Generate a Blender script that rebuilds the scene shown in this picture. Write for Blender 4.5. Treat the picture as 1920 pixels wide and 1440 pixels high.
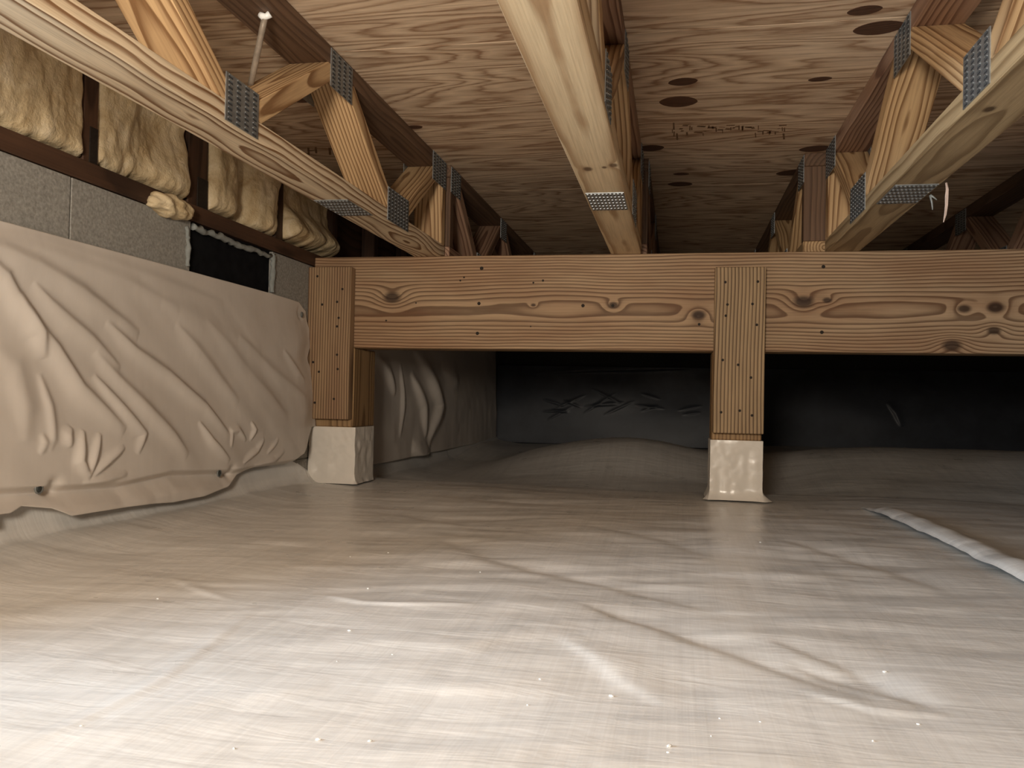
import bpy, bmesh, math, random
import numpy as np
from mathutils import Vector, Matrix

for o in list(bpy.data.objects):
    bpy.data.objects.remove(o, do_unlink=True)
scene = bpy.context.scene
COL = scene.collection
random.seed(7)

# ------------------------------------------------------------------ camera
F_PX, YAW, PITCH, ROLL = 1585.7, 0.1935, 0.0167, 0.0207
CAMZ = 0.28
def cam_axes():
    f = np.array([-math.sin(YAW)*math.cos(PITCH), math.cos(YAW)*math.cos(PITCH), math.sin(PITCH)])
    r = np.array([math.cos(YAW), math.sin(YAW), 0.0])
    u = np.cross(r, f)
    return (math.cos(ROLL)*r + math.sin(ROLL)*u, -math.sin(ROLL)*r + math.cos(ROLL)*u, f)
AR, AU, AF = cam_axes()
cd = bpy.data.cameras.new('camera')
cam = bpy.data.objects.new('camera', cd)
COL.objects.link(cam)
cd.sensor_fit = 'HORIZONTAL'
cd.sensor_width = 36.0
cd.lens = F_PX*36.0/1920.0
cd.clip_start = 0.01
M = Matrix.Identity(4)
for i in range(3):
    M[i][0], M[i][1], M[i][2] = AR[i], AU[i], -AF[i]
M[2][3] = CAMZ
cam.matrix_world = M
scene.camera = cam

# ------------------------------------------------------------------ world, light, exposure
w = bpy.data.worlds.new('world'); scene.world = w; w.use_nodes = True
w.node_tree.nodes['Background'].inputs[0].default_value = (0.6, 0.75, 1.0, 1)
w.node_tree.nodes['Background'].inputs[1].default_value = 0.0
scene.view_settings.view_transform = 'Standard'
scene.view_settings.look = 'None'
scene.view_settings.gamma = 1.0
scene.view_settings.use_curve_mapping = False
scene.view_settings.exposure = 0.24
VENT = (0.150, 0.640, 0.050, 0.610)        # y0, y1, z0, z1 of the open access vent in the block wall, beside the camera
REAR_Y = -1.10
ld = bpy.data.lights.new('vent_daylight', 'AREA')        # cool daylight through the vent
ld.shape = 'RECTANGLE'; ld.size = 1.2; ld.size_y = 0.65
ld.energy = 165.0; ld.color = (0.62, 0.81, 1.0)
lo = bpy.data.objects.new('vent_daylight', ld); COL.objects.link(lo)
lo.location = (-1.145-1.0, -0.10, 0.50)
lo.rotation_euler = (math.radians(90), 0, math.radians(-90))
ld = bpy.data.lights.new('work_lamp', 'AREA')            # warm work lamp standing behind the camera
ld.shape = 'DISK'; ld.size = 0.30
ld.energy = 19.0; ld.color = (1.0, 0.885, 0.74); ld.spread = math.radians(140)
lo = bpy.data.objects.new('work_lamp', ld); COL.objects.link(lo)
lo.location = (-0.22, -0.40, 0.56)
lo.rotation_euler = (math.radians(104), 0, math.radians(3))

# ------------------------------------------------------------------ pixel rays (photo 1920 x 1440): distance always comes from a real plane
def ray(x, y):
    return AF + AR*(x-960)/F_PX - AU*(y-720)/F_PX
CAM = np.array([0, 0, CAMZ])
def onx(x, y, X): d = ray(x, y); return CAM + d*(X/d[0])
def ony(x, y, Y): d = ray(x, y); return CAM + d*(Y/d[1])
def onz(x, y, Z): d = ray(x, y); return CAM + d*((Z-CAMZ)/d[2])

# ------------------------------------------------------------------ key dimensions (metres)
XW = -1.145                    # inner face of the block wall
YB = 2.512                     # front face of the girder
ZT = 0.714                     # underside of trusses / top of girder
ZBB = 0.428                    # underside of girder
ZC = 1.009                     # underside of plywood
ZBLK, ZSILL = 0.687, 0.727     # top of blocks, top of sill plate
YBACK, XR = 5.3, 3.2
CW, CT = 0.089, 0.038

# ------------------------------------------------------------------ noise on numpy arrays
def vnoise(x, y, seed=0):
    rs = np.random.RandomState(seed)
    T = rs.rand(256, 256)
    xi = np.floor(x).astype(int); yi = np.floor(y).astype(int)
    fx = x-xi; fy = y-yi
    fx = fx*fx*fx*(fx*(fx*6-15)+10); fy = fy*fy*fy*(fy*(fy*6-15)+10)
    a = T[xi & 255, yi & 255]; b = T[(xi+1) & 255, yi & 255]
    c = T[xi & 255, (yi+1) & 255]; d = T[(xi+1) & 255, (yi+1) & 255]
    return (a*(1-fx)+b*fx)*(1-fy) + (c*(1-fx)+d*fx)*fy - 0.5
def fbm(x, y, seed=0, oct=4):
    s = 0; a = 1.0; f = 1.0
    for k in range(oct):
        s = s + a*vnoise(x*f, y*f, seed+k*17); a *= 0.5; f *= 2.03
    return s
def sstep(a, b, x):
    t = np.clip((x-a)/(b-a), 0, 1); return t*t*(3-2*t)
def ridge(U, V, pts, amp, wid, lean=0.0):
    """a fold running along a polyline pts [(u,v)...]; tapers at both ends; lean makes one flank steeper"""
    out = np.zeros_like(U)
    L = [0.0]
    for a, b in zip(pts[:-1], pts[1:]): L.append(L[-1]+math.hypot(b[0]-a[0], b[1]-a[1]))
    tot = L[-1]; best = np.full(U.shape, 1e9); bs = np.zeros_like(U); sg = np.zeros_like(U)
    for k, (a, b) in enumerate(zip(pts[:-1], pts[1:])):
        dx, dy = b[0]-a[0], b[1]-a[1]; l2 = dx*dx+dy*dy
        t = np.clip(((U-a[0])*dx+(V-a[1])*dy)/l2, 0, 1)
        ex = U-a[0]-t*dx; ey = V-a[1]-t*dy
        d = np.hypot(ex, ey); m = d < best
        best = np.where(m, d, best); bs = np.where(m, (L[k]+t*math.sqrt(l2))/tot, bs)
        sg = np.where(m, np.sign(dx*ey-dy*ex), sg)
    wv = wid*(1+lean*sg)*(0.55+0.45*np.sin(math.pi*np.clip(bs, 0.05, 0.95)))
    taper = np.sin(math.pi*np.clip(bs, 0, 1))**0.6
    return amp*taper*np.exp(-(best/wv)**2)

# ------------------------------------------------------------------ object helpers
def link(name, me, mat=None, parent=None):
    o = bpy.data.objects.new(name, me); COL.objects.link(o)
    if mat is not None and me is not None and not me.materials: me.materials.append(mat)
    if parent is not None: o.parent = parent
    return o
def tag(o, label, cat, group=None):
    o['label'] = label; o['category'] = cat
    if group: o['group'] = group
    return o
def struct(o): o['kind'] = 'structure'; return o
def empty(name, loc=(0, 0, 0)):
    o = bpy.data.objects.new(name, None); COL.objects.link(o); o.location = loc; o.empty_display_size = 0.05
    return o
def place(o, parent):
    """parent with the child's present world place kept"""
    o.parent = parent
    o.matrix_parent_inverse = parent.matrix_basis.inverted()
def grid_mesh(name, P, smooth=True):
    """P: (n, m, 3) array -> mesh"""
    n, m = P.shape[:2]
    idx = np.arange(n*m).reshape(n, m)
    q = np.stack([idx[:-1, :-1], idx[1:, :-1], idx[1:, 1:], idx[:-1, 1:]], -1).reshape(-1, 4)
    me = bpy.data.meshes.new(name)
    me.vertices.add(n*m); me.vertices.foreach_set('co', P.reshape(-1).astype(np.float32))
    me.loops.add(q.size); me.loops.foreach_set('vertex_index', q.reshape(-1).astype(np.int32))
    me.polygons.add(len(q)); me.polygons.foreach_set('loop_start', (np.arange(len(q))*4).astype(np.int32))
    me.polygons.foreach_set('loop_total', np.full(len(q), 4, np.int32))
    me.update(calc_edges=True)
    if smooth: me.polygons.foreach_set('use_smooth', np.ones(len(q), bool))
    return me
def hexa(name, c8, frame, mat, parent=None, bevel=0.0018):
    """8 corners: bottom loop 0-3, top loop 4-7 (world). frame = (origin, X axis, Y axis, Z axis); X is the grain"""
    o0, ax, ay, az = frame
    R = Matrix((ax, ay, az))
    bm = bmesh.new()
    vs = [bm.verts.new(R @ (Vector(p)-Vector(o0))) for p in c8]
    for f in ((3, 2, 1, 0), (4, 5, 6, 7), (0, 1, 5, 4), (1, 2, 6, 5), (2, 3, 7, 6), (3, 0, 4, 7)):
        bm.faces.new([vs[i] for i in f])
    bmesh.ops.recalc_face_normals(bm, faces=bm.faces)
    if bevel: bmesh.ops.bevel(bm, geom=list(bm.edges), offset=bevel, segments=1, affect='EDGES')
    me = bpy.data.meshes.new(name); bm.to_mesh(me); bm.free()
    o = link(name, me, mat)
    mw = R.transposed().to_4x4(); mw.translation = Vector(o0)
    o.matrix_basis = mw
    if parent is not None: place(o, parent)
    return o
AX = {'x': (Vector((1, 0, 0)), Vector((0, 1, 0)), Vector((0, 0, 1))),
      'y': (Vector((0, 1, 0)), Vector((-1, 0, 0)), Vector((0, 0, 1))),
      'z': (Vector((0, 0, 1)), Vector((1, 0, 0)), Vector((0, 1, 0)))}
def board(name, x0, x1, y0, y1, z0, z1, grain, mat, parent=None, pith=None, bevel=0.0018):
    c8 = [(x0, y0, z0), (x1, y0, z0), (x1, y1, z0), (x0, y1, z0), (x0, y0, z1), (x1, y0, z1), (x1, y1, z1), (x0, y1, z1)]
    o = hexa(name, c8, (((x0+x1)/2, (y0+y1)/2, (z0+z1)/2),)+AX[grain], mat, parent, bevel)
    wood_seed(o, pith)
    return o
def wood_seed(o, pith=None, tint=None):
    """object colour carries the heart of the log (two offsets), a seed and a tint for the wood material"""
    if pith is None: pith = (random.uniform(-0.05, 0.05), random.choice((-1, 1))*random.uniform(0.02, 0.07))
    o.color = (pith[0], pith[1], random.random(), random.uniform(0.88, 1.08) if tint is None else tint)

# ------------------------------------------------------------------ materials
def newmat(name):
    m = bpy.data.materials.new(name); m.use_nodes = True
    nt = m.node_tree
    return m, nt, nt.nodes['Principled BSDF']
class NB:
    def __init__(s, nt): s.nt = nt
    def n(s, t, **kw):
        nd = s.nt.nodes.new(t)
        for k, v in kw.items(): setattr(nd, k, v)
        return nd
    def l(s, a, b): s.nt.links.new(a, b)
    def put(s, sock, v):
        if isinstance(v, (int, float)): sock.default_value = v
        elif isinstance(v, (tuple, list)): sock.default_value = v
        else: s.l(v, sock)
    def m(s, op, a, b=None, c=None, clamp=False):
        nd = s.n('ShaderNodeMath', operation=op); nd.use_clamp = clamp
        s.put(nd.inputs[0], a)
        if b is not None: s.put(nd.inputs[1], b)
        if c is not None: s.put(nd.inputs[2], c)
        return nd.outputs[0]
    def xyz(s, x, y, z):
        nd = s.n('ShaderNodeCombineXYZ')
        for i, v in enumerate((x, y, z)): s.put(nd.inputs[i], v)
        return nd.outputs[0]
    def noise(s, vec, scale=1.0, detail=2.0, rough=0.5, dist=0.0):
        nd = s.n('ShaderNodeTexNoise'); s.l(vec, nd.inputs['Vector'])
        nd.inputs['Scale'].default_value = scale; nd.inputs['Detail'].default_value = detail
        nd.inputs['Roughness'].default_value = rough; nd.inputs['Distortion'].default_value = dist
        return nd.outputs['Fac']
    def ramp(s, fac, stops, interp='LINEAR'):
        nd = s.n('ShaderNodeValToRGB'); cr = nd.color_ramp; cr.interpolation = interp
        while len(cr.elements) < len(stops): cr.elements.new(0.5)
        for e, (p, c) in zip(cr.elements, stops):
            e.position = p; e.color = (c[0], c[1], c[2], 1) if isinstance(c, (tuple, list)) else (c, c, c, 1)
        s.l(fac, nd.inputs[0]); return nd.outputs['Color']
    def mix(s, fac, a, b, blend='MIX'):
        nd = s.n('ShaderNodeMix', data_type='RGBA', blend_type=blend)
        s.put(nd.inputs[0], fac)
        for i, v in ((6, a), (7, b)):
            if isinstance(v, (tuple, list)): nd.inputs[i].default_value = (v[0], v[1], v[2], 1)
            else: s.l(v, nd.inputs[i])
        return nd.outputs[2]
    def bump(s, h, strength, dist, normal=None):
        nd = s.n('ShaderNodeBump'); nd.inputs['Strength'].default_value = strength
        nd.inputs['Distance'].default_value = dist; s.l(h, nd.inputs['Height'])
        if normal is not None: s.l(normal, nd.inputs['Normal'])
        return nd.outputs[0]
def wood(name, light, dark, ring=0.008, wander=0.02, contrast=1.0, knots=(), rough=0.62, mott=0.35, streak=None):
    """sawn lumber: growth rings round a pith line, wandering along the grain (local X)"""
    m, nt, bs = newmat(name); b = NB(nt)
    tc = b.n('ShaderNodeTexCoord').outputs['Object']
    sp = b.n('ShaderNodeSeparateXYZ'); b.l(tc, sp.inputs[0]); x, y, z = sp.outputs
    oi = b.n('ShaderNodeObjectInfo'); oc = b.n('ShaderNodeSeparateColor'); b.l(oi.outputs['Color'], oc.inputs[0])
    py, pz, seed = oc.outputs; tint = oi.outputs['Alpha']
    so = b.m('MULTIPLY', seed, 37.0)
    xs = b.m('ADD', x, so)
    n1 = b.noise(b.xyz(b.m('MULTIPLY', xs, 2.2), b.m('MULTIPLY', y, 5.0), b.m('MULTIPLY', z, 5.0)), 1.0, 1.5, 0.45)
    n2 = b.noise(b.xyz(b.m('MULTIPLY', xs, 9.0), b.m('MULTIPLY', y, 38.0), b.m('MULTIPLY', z, 38.0)), 1.0, 2.0, 0.5)
    r = b.m('SQRT', b.m('ADD', b.m('POWER', b.m('ABSOLUTE', b.m('ADD', y, py)), 2.0), b.m('POWER', b.m('ABSOLUTE', b.m('ADD', z, pz)), 2.0)))
    v = b.m('MULTIPLY_ADD', b.m('SUBTRACT', n1, 0.5), wander*2, r)
    v = b.m('MULTIPLY_ADD', b.m('SUBTRACT', n2, 0.5), wander*0.16, v)
    kd = None
    for (kx, ky, kr, axis) in knots:
        c2 = z if axis == 'z' else y
        dd = b.m('SQRT', b.m('ADD', b.m('POWER', b.m('ABSOLUTE', b.m('MULTIPLY', b.m('SUBTRACT', x, kx), 0.62)), 2.0),
                             b.m('POWER', b.m('ABSOLUTE', b.m('SUBTRACT', c2, ky)), 2.0)))
        e = b.m('POWER', 2.718, b.m('MULTIPLY', b.m('POWER', b.m('DIVIDE', dd, kr*1.5), 2.0), -1.0))
        v = b.m('MULTIPLY_ADD', e, kr*1.1, v)
        k = b.m('SUBTRACT', 1.0, b.m('DIVIDE', dd, kr), clamp=True)
        k = b.m('MULTIPLY', k, 2.0, clamp=True)
        kd = k if kd is None else b.m('MAXIMUM', kd, k)
    fr = b.m('FRACT', b.m('DIVIDE', v, ring))
    c = 1.0-contrast
    band = b.ramp(fr, [(0.0, c*0.5), (0.12, 0.0), (0.5, 0.22*contrast), (0.78, 0.95*contrast), (0.92, 1.0*contrast), (1.0, c*0.5)])
    fib = b.noise(b.xyz(b.m('MULTIPLY', xs, 7.0), b.m('MULTIPLY', y, 330.0), b.m('MULTIPLY', z, 330.0)), 1.0, 2.0, 0.6)
    big = b.noise(b.xyz(b.m('MULTIPLY', xs, 2.5), b.m('MULTIPLY', y, 14.0), b.m('MULTIPLY', z, 14.0)), 1.0, 3.0, 0.6)
    fac = b.m('MULTIPLY', band, b.m('MULTIPLY_ADD', big, 1.0, 0.45))
    colr = b.mix(b.m('MULTIPLY', fac, 1.0, clamp=True), light, dark)
    colr = b.mix(b.ramp(big, [(0.35, 0.0), (0.75, mott)]), colr, streak or tuple(0.5*(a+bb)*0.8 for a, bb in zip(light, dark)))
    colr = b.mix(b.m('MULTIPLY', b.m('SUBTRACT', fib, 0.42), 0.9, clamp=True), colr, tuple(0.6*a for a in dark))
    if kd is not None: colr = b.mix(b.m('MULTIPLY', kd, 0.85), colr, (dark[0]*0.28, dark[1]*0.22, dark[2]*0.2))
    tn = b.n('ShaderNodeVectorMath', operation='SCALE'); b.l(colr, tn.inputs[0]); b.l(tint, tn.inputs['Scale'])
    b.l(tn.outputs[0], bs.inputs['Base Color'])
    bs.inputs['Roughness'].default_value = rough
    bs.inputs['Specular IOR Level'].default_value = 0.3
    h = b.m('ADD', b.m('MULTIPLY', band, 0.6), b.m('MULTIPLY', fib, 0.5))
    b.l(b.bump(h, 0.35, 0.0012), bs.inputs['Normal'])
    return m
LT, DK = (0.62, 0.42, 0.225), (0.19, 0.090, 0.034)
M_LUM = wood('pine_lumber', LT, DK, 0.009, 0.020, 1.0)
M_LUMP = wood('pale_pine_lumber', (0.68, 0.49, 0.28), (0.40, 0.235, 0.11), 0.016, 0.022, 0.8, mott=0.2)
M_PINK = wood('reddish_lumber', (0.42, 0.26, 0.17), (0.12, 0.05, 0.03), 0.010, 0.02, 0.9)
M_BRN = wood('dark_brown_lumber', (0.17, 0.10, 0.060), (0.055, 0.028, 0.016), 0.012, 0.02, 0.7)
M_SILL = wood('stained_sill_lumber', (0.10, 0.050, 0.028), (0.018, 0.010, 0.007), 0.03, 0.05, 0.8, mott=0.8)
M_POST = wood('treated_post_lumber', (0.40, 0.25, 0.12), (0.14, 0.072, 0.03), 0.010, 0.008, 0.9)

def simple(name, col, rough=0.6, spec=0.4, metal=0.0, nscale=40.0, var=0.25, bumps=0.2, bdist=0.002, detail=4.0):
    m, nt, bs = newmat(name); b = NB(nt)
    tc = b.n('ShaderNodeTexCoord').outputs['Object']
    n = b.noise(tc, nscale, detail, 0.6)
    c = b.mix(b.ramp(n, [(0.3, 0.0), (0.7, 1.0)]), tuple(a*(1-var) for a in col), tuple(min(1, a*(1+var)) for a in col))
    b.l(c, bs.inputs['Base Color'])
    bs.inputs['Roughness'].default_value = rough; bs.inputs['Specular IOR Level'].default_value = spec
    bs.inputs['Metallic'].default_value = metal
    if bumps: b.l(b.bump(n, bumps, bdist), bs.inputs['Normal'])
    return m
M_STEEL = simple('galvanised_steel', (0.30, 0.32, 0.33), 0.42, 0.5, 0.75, 90, 0.25, 0.15, 0.0006)
M_SLOT = simple('plate_slot_shadow', (0.05, 0.052, 0.055), 0.6, 0.3, 0.3, 90, 0.2, 0)
M_NAIL = simple('nail_head', (0.025, 0.018, 0.013), 0.7, 0.3, 0.2, 200, 0.3, 0)
M_BLOCK = simple('concrete_block', (0.30, 0.285, 0.255), 0.92, 0.15, 0, 160, 0.28, 0.55, 0.0016, 6)
M_MORT = simple('mortar', (0.20, 0.19, 0.17), 0.95, 0.1, 0, 120, 0.25, 0.5, 0.002)
M_BLACK = simple('unlit_void_black', (0.010, 0.010, 0.011), 0.95, 0.05, 0, 30, 0.3, 0)  # black paints in the lightless depth of the block opening
M_DARKBLK = simple('shaded_far_block', (0.045, 0.043, 0.042), 0.9, 0.15, 0, 120, 0.28, 0.5, 0.0016, 6)  # block colour darkened to paint in the gloom on the far wall
M_BEAD = simple('grey_sealant', (0.25, 0.26, 0.245), 0.7, 0.3, 0, 60, 0.15, 0.3, 0.002)
M_PIN = simple('dark_pin', (0.03, 0.034, 0.032), 0.45, 0.5, 0, 100, 0.2, 0)
M_CAP = simple('white_cap', (0.85, 0.85, 0.83), 0.3, 0.6, 0, 60, 0.1, 0)
M_ROD = simple('weathered_rod', (0.27, 0.22, 0.17), 0.5, 0.4, 0.2, 60, 0.25, 0.1)
M_SCRAP = simple('torn_paper', (0.70, 0.55, 0.47), 0.8, 0.2, 0, 80, 0.15, 0)

def foam_mat():
    m, nt, bs = newmat('cured_spray_foam'); b = NB(nt)
    tc = b.n('ShaderNodeTexCoord').outputs['Object']
    n = b.noise(tc, 14, 4, 0.6, 0.8); n2 = b.noise(tc, 60, 4, 0.6)
    c = b.ramp(n, [(0.3, (0.44, 0.31, 0.16)), (0.55, (0.62, 0.49, 0.30)), (0.75, (0.72, 0.60, 0.42))])
    b.l(c, bs.inputs['Base Color']); bs.inputs['Roughness'].default_value = 0.6
    bs.inputs['Specular IOR Level'].default_value = 0.35
    b.l(b.bump(b.m('ADD', n2, n), 0.7, 0.006), bs.inputs['Normal'])
    return m
M_FOAM = foam_mat()

def liner_mat(name, col, rough, weave, dark=0.8):
    """woven-reinforced polyethylene liner"""
    m, nt, bs = newmat(name); b = NB(nt)
    tc = b.n('ShaderNodeTexCoord').outputs['Object']
    sp = b.n('ShaderNodeSeparateXYZ'); b.l(tc, sp.inputs[0]); x, y, z = sp.outputs
    a1 = b.noise(b.xyz(b.m('MULTIPLY', x, 120.0), b.m('MULTIPLY', y, 1.6), z), 1.0, 2, 0.6)
    a2 = b.noise(b.xyz(b.m('MULTIPLY', x, 5.0), b.m('MULTIPLY', y, 150.0), z), 1.0, 2, 0.6)
    a3 = b.noise(tc, 7.0, 3, 0.55)
    st = b.noise(b.xyz(b.m('MULTIPLY', x, 38.0), b.m('MULTIPLY', y, 2.0), z), 1.0, 3, 0.6)
    wv = b.m('ADD', a1, a2)
    rp = b.noise(b.xyz(b.m('MULTIPLY', x, 7.0), b.m('MULTIPLY', y, 26.0), z), 1.0, 3, 0.6, 0.6)
    f = b.m('ADD', b.m('MULTIPLY', a3, 0.30), b.m('ADD', b.m('MULTIPLY', wv, 0.20*weave), b.m('ADD', b.m('MULTIPLY', st, 0.36*weave), b.m('MULTIPLY', rp, 0.22))))
    lo_ = 0.26+0.34*weave*0.5
    c = b.mix(b.ramp(f, [(lo_-0.10+0.12*weave, 0.0), (lo_+0.10+0.16*weave, 1.0)]), tuple(v*dark for v in col), col)
    b.l(c, bs.inputs['Base Color'])
    b.l(b.m('MULTIPLY_ADD', a3, 0.25, rough-0.12), bs.inputs['Roughness'])
    bs.inputs['Specular IOR Level'].default_value = 0.45
    nrm = b.bump(wv, 0.3*weave, 0.0008)
    b.l(b.bump(b.m('MULTIPLY_ADD', rp, 0.8*weave, a3), 0.45, 0.005, nrm), bs.inputs['Normal'])
    return m
M_FLOOR = liner_mat('floor_liner', (0.75, 0.725, 0.685), 0.31, 1.0)
M_SHEET = liner_mat('wall_liner', (0.70, 0.63, 0.56), 0.45, 0.25, 0.92)
M_WRAP = liner_mat('pier_wrap', (0.78, 0.72, 0.64), 0.28, 0.2, 0.92)
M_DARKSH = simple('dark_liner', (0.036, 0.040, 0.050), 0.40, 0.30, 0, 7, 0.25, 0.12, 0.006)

def ply_mat():
    m, nt, bs = newmat('plywood_subfloor'); b = NB(nt)
    tc = b.n('ShaderNodeTexCoord').outputs['Object']
    sp = b.n('ShaderNodeSeparateXYZ'); b.l(tc, sp.inputs[0]); x, y, z = sp.outputs
    n1 = b.noise(b.xyz(b.m('MULTIPLY', x, 1.0), b.m('MULTIPLY', y, 6.0), z), 1.0, 2.0, 0.45, 0.35)
    n2 = b.noise(b.xyz(b.m('MULTIPLY', x, 9.0), b.m('MULTIPLY', y, 60.0), z), 1.0, 3, 0.6)
    fr = b.m('FRACT', b.m('MULTIPLY', b.m('MULTIPLY_ADD', n2, 0.05, n1), 17.0))
    band = b.ramp(fr, [(0.0, 0.3), (0.25, 0.0), (0.6, 0.35), (0.85, 1.0), (1.0, 0.3)])
    big = b.noise(b.xyz(b.m('MULTIPLY', x, 1.2), b.m('MULTIPLY', y, 5.0), z), 1.0, 3, 0.55)
    fib = b.noise(b.xyz(b.m('MULTIPLY', x, 5.0), b.m('MULTIPLY', y, 130.0), z), 1.0, 4, 0.65)
    c = b.mix(b.m('MULTIPLY', band, b.m('MULTIPLY_ADD', big, 1.3, 0.3), clamp=True), (0.80, 0.62, 0.44), (0.32, 0.185, 0.105))
    c = b.mix(b.ramp(big, [(0.42, 0.0), (0.72, 0.4)]), c, (0.42, 0.27, 0.17))
    c = b.mix(b.m('MULTIPLY', b.m('SUBTRACT', fib, 0.47), 2.0, clamp=True), c, (0.17, 0.09, 0.048))
    b.l(c, bs.inputs['Base Color']); bs.inputs['Roughness'].default_value = 0.66
    bs.inputs['Specular IOR Level'].default_value = 0.25
    b.l(b.bump(b.m('ADD', band, fib), 0.3, 0.0012), bs.inputs['Normal'])
    return m
M_PLY = ply_mat()
M_PATCH = wood('plywood_plug', (0.12, 0.058, 0.034), (0.05, 0.022, 0.013), 0.01, 0.02, 0.6)
M_INK = simple('stamp_ink', (0.20, 0.12, 0.072), 0.8, 0.1, 0, 60, 0.3, 0)

# ------------------------------------------------------------------ the floor: plastic liner over uneven ground
def axis(segs):
    out = []
    for a, b_, n in segs: out.append(np.linspace(a, b_, n, endpoint=False))
    out.append(np.array([segs[-1][1]])); return np.concatenate(out)
FOLDS = [  # (photo polyline, height, width) of the folds in the liner, laid on the ground plane
    ([(1055, 1185), (1110, 1215), (1180, 1262), (1255, 1305)], 0.006, 0.022),
    ([(1090, 1125), (1250, 1170), (1340, 1200), (1500, 1250), (1650, 1300)], -0.009, 0.030),
    ([(1450, 1190), (1600, 1240), (1690, 1290)], -0.007, 0.026),
    ([(1480, 1230), (1640, 1275), (1760, 1315)], -0.008, 0.022),
    ([(960, 1050), (1150, 1090), (1350, 1140)], -0.008, 0.040),
    ([(1330, 1070), (1470, 1078), (1600, 1085)], 0.006, 0.040),
    ([(820, 1000), (930, 1045), (1050, 1075), (1150, 1085)], -0.008, 0.045),
    ([(610, 1110), (680, 1124), (750, 1128), (890, 1130)], 0.005, 0.010),
    ([(320, 1076), (380, 1100), (430, 1115)], 0.004, 0.010),
    ([(1500, 1280), (1640, 1318), (1780, 1330)], 0.004, 0.012),
    ([(200, 1330), (420, 1290), (620, 1270)], 0.004, 0.030),
    ([(700, 1190), (860, 1200), (1000, 1180)], 0.005, 0.030),
    ([(0, 1395), (120, 1350), (290, 1265), (480, 1130)], 0.003, 0.010),
    ([(1100, 985), (1250, 1010), (1330, 1040)], -0.008, 0.05),
    ([(1450, 1010), (1620, 1050), (1800, 1110)], -0.007, 0.04),
    ([(760, 960), (900, 985), (1040, 1000)], -0.007, 0.05),
]
def floor_h(X, Y):
    near = 1-sstep(2.2, 3.2, Y)
    z = 0.012*fbm(X*1.6, Y*2.2, 3, 2)
    c, s = math.cos(0.25), math.sin(0.25)
    U = X*c + Y*s; V = -X*s + Y*c
    z = z + 0.0056*fbm(U*3.0, V*8.0, 11, 3)*(0.4+0.6*near)
    z = z + 0.0024*vnoise(U*6.0, V*24.0, 29)*near*sstep(-0.35, 0.25, vnoise(X*2.0, Y*2.5, 5))
    for px, a, wd in FOLDS:
        pts = [tuple(onz(u, v, 0.0)[:2]) for u, v in px]
        z = z + ridge(X, Y, pts, a*0.5, wd*1.15, 0.45)
    # ground beyond the girder: a low mound, then rising towards the right
    z = z + 0.125*np.exp(-((X+0.22)/0.45)**2 - ((Y-3.75)/np.where(Y < 3.75, 0.42, 0.6))**2)
    z = z - 0.050*sstep(2.72, 3.05, Y)*(1-sstep(3.3, 3.9, Y)*sstep(-1.0, -0.6, X))*(1-sstep(4.0, 4.8, Y))  # hollow added behind the girder, sloped from the light to darken the floor
    z = z + 0.080*sstep(0.0, 0.9, X)*np.exp(-((Y-3.8)/0.6)**2)
    z = z + 0.030*sstep(2.75, 3.4, Y)*sstep(0.2, 0.6, X)
    # cove against the block wall
    z = z + 0.025*sstep(-0.90, XW, X)**1.5 + 0.10*(np.clip(-1.100-X, 0, 1)/0.045)**2
    # calm round the piers
    for (cx, cy, r) in ((0.17, 2.56, 0.20), (-1.06, 2.6, 0.22)):
        k = np.exp(-((X-cx)**2+(Y-cy)**2)/r**2); z = z*(1-0.9*k)
    return z - 0.004
gx = axis([(XW-0.012, -1.08, 24), (-1.08, -0.95, 20), (-0.95, 0.75, 330), (0.75, 1.5, 60), (1.5, XR+0.02, 30)])
gy = axis([(REAR_Y-0.02, 0.4, 50), (0.4, 1.4, 230), (1.4, 2.8, 220), (2.8, 4.3, 90), (4.3, YBACK+0.02, 20)])
GX, GY = np.meshgrid(gx, gy, indexing='ij')
GZ = floor_h(GX, GY)
floor = struct(link('floor', grid_mesh('floor', np.stack([GX, GY, GZ], -1)), M_FLOOR))

# a second liner sheet overlaps the first along a rolled edge on the right
def seam_x(Y):
    a, b_ = onz(1620, 955, 0.0), onz(1920, 1105, 0.0)
    return a[0] + (b_[0]-a[0])*(Y-a[1])/(b_[1]-a[1]) + 0.008*vnoise(Y*4, Y*0+2.2, 8)
sx_ = np.concatenate([np.linspace(0, 0.05, 16, endpoint=False), np.linspace(0.05, 0.4, 40, endpoint=False), np.linspace(0.4, 2.6, 40)])
sy_ = np.linspace(REAR_Y+0.02, 2.47, 300)
SX, SY = np.meshgrid(sx_, sy_, indexing='ij')
XX = np.minimum(seam_x(SY) + SX, XR-0.01)
roll_ = 0.026*np.exp(-((SX-0.036)/0.050)**2)*(0.9+0.35*vnoise(SY*3, SX*3, 21)) + 0.0025*vnoise(SY*26+SX*14, SX*9, 31)*np.exp(-(SX/0.12)**2)
endf = 1-sstep(2.3, 2.47, SY)
ZZ = floor_h(XX, SY) + 0.0035 + roll_*endf - 0.003*np.exp(-(SX/0.006)**2)
ov = link('liner_overlap', grid_mesh('liner_overlap', np.stack([XX, SY, ZZ], -1)), M_FLOOR)
tag(ov, 'beige plastic liner strip overlapping the floor liner with a puffed rolled edge', 'plastic sheet')

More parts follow.
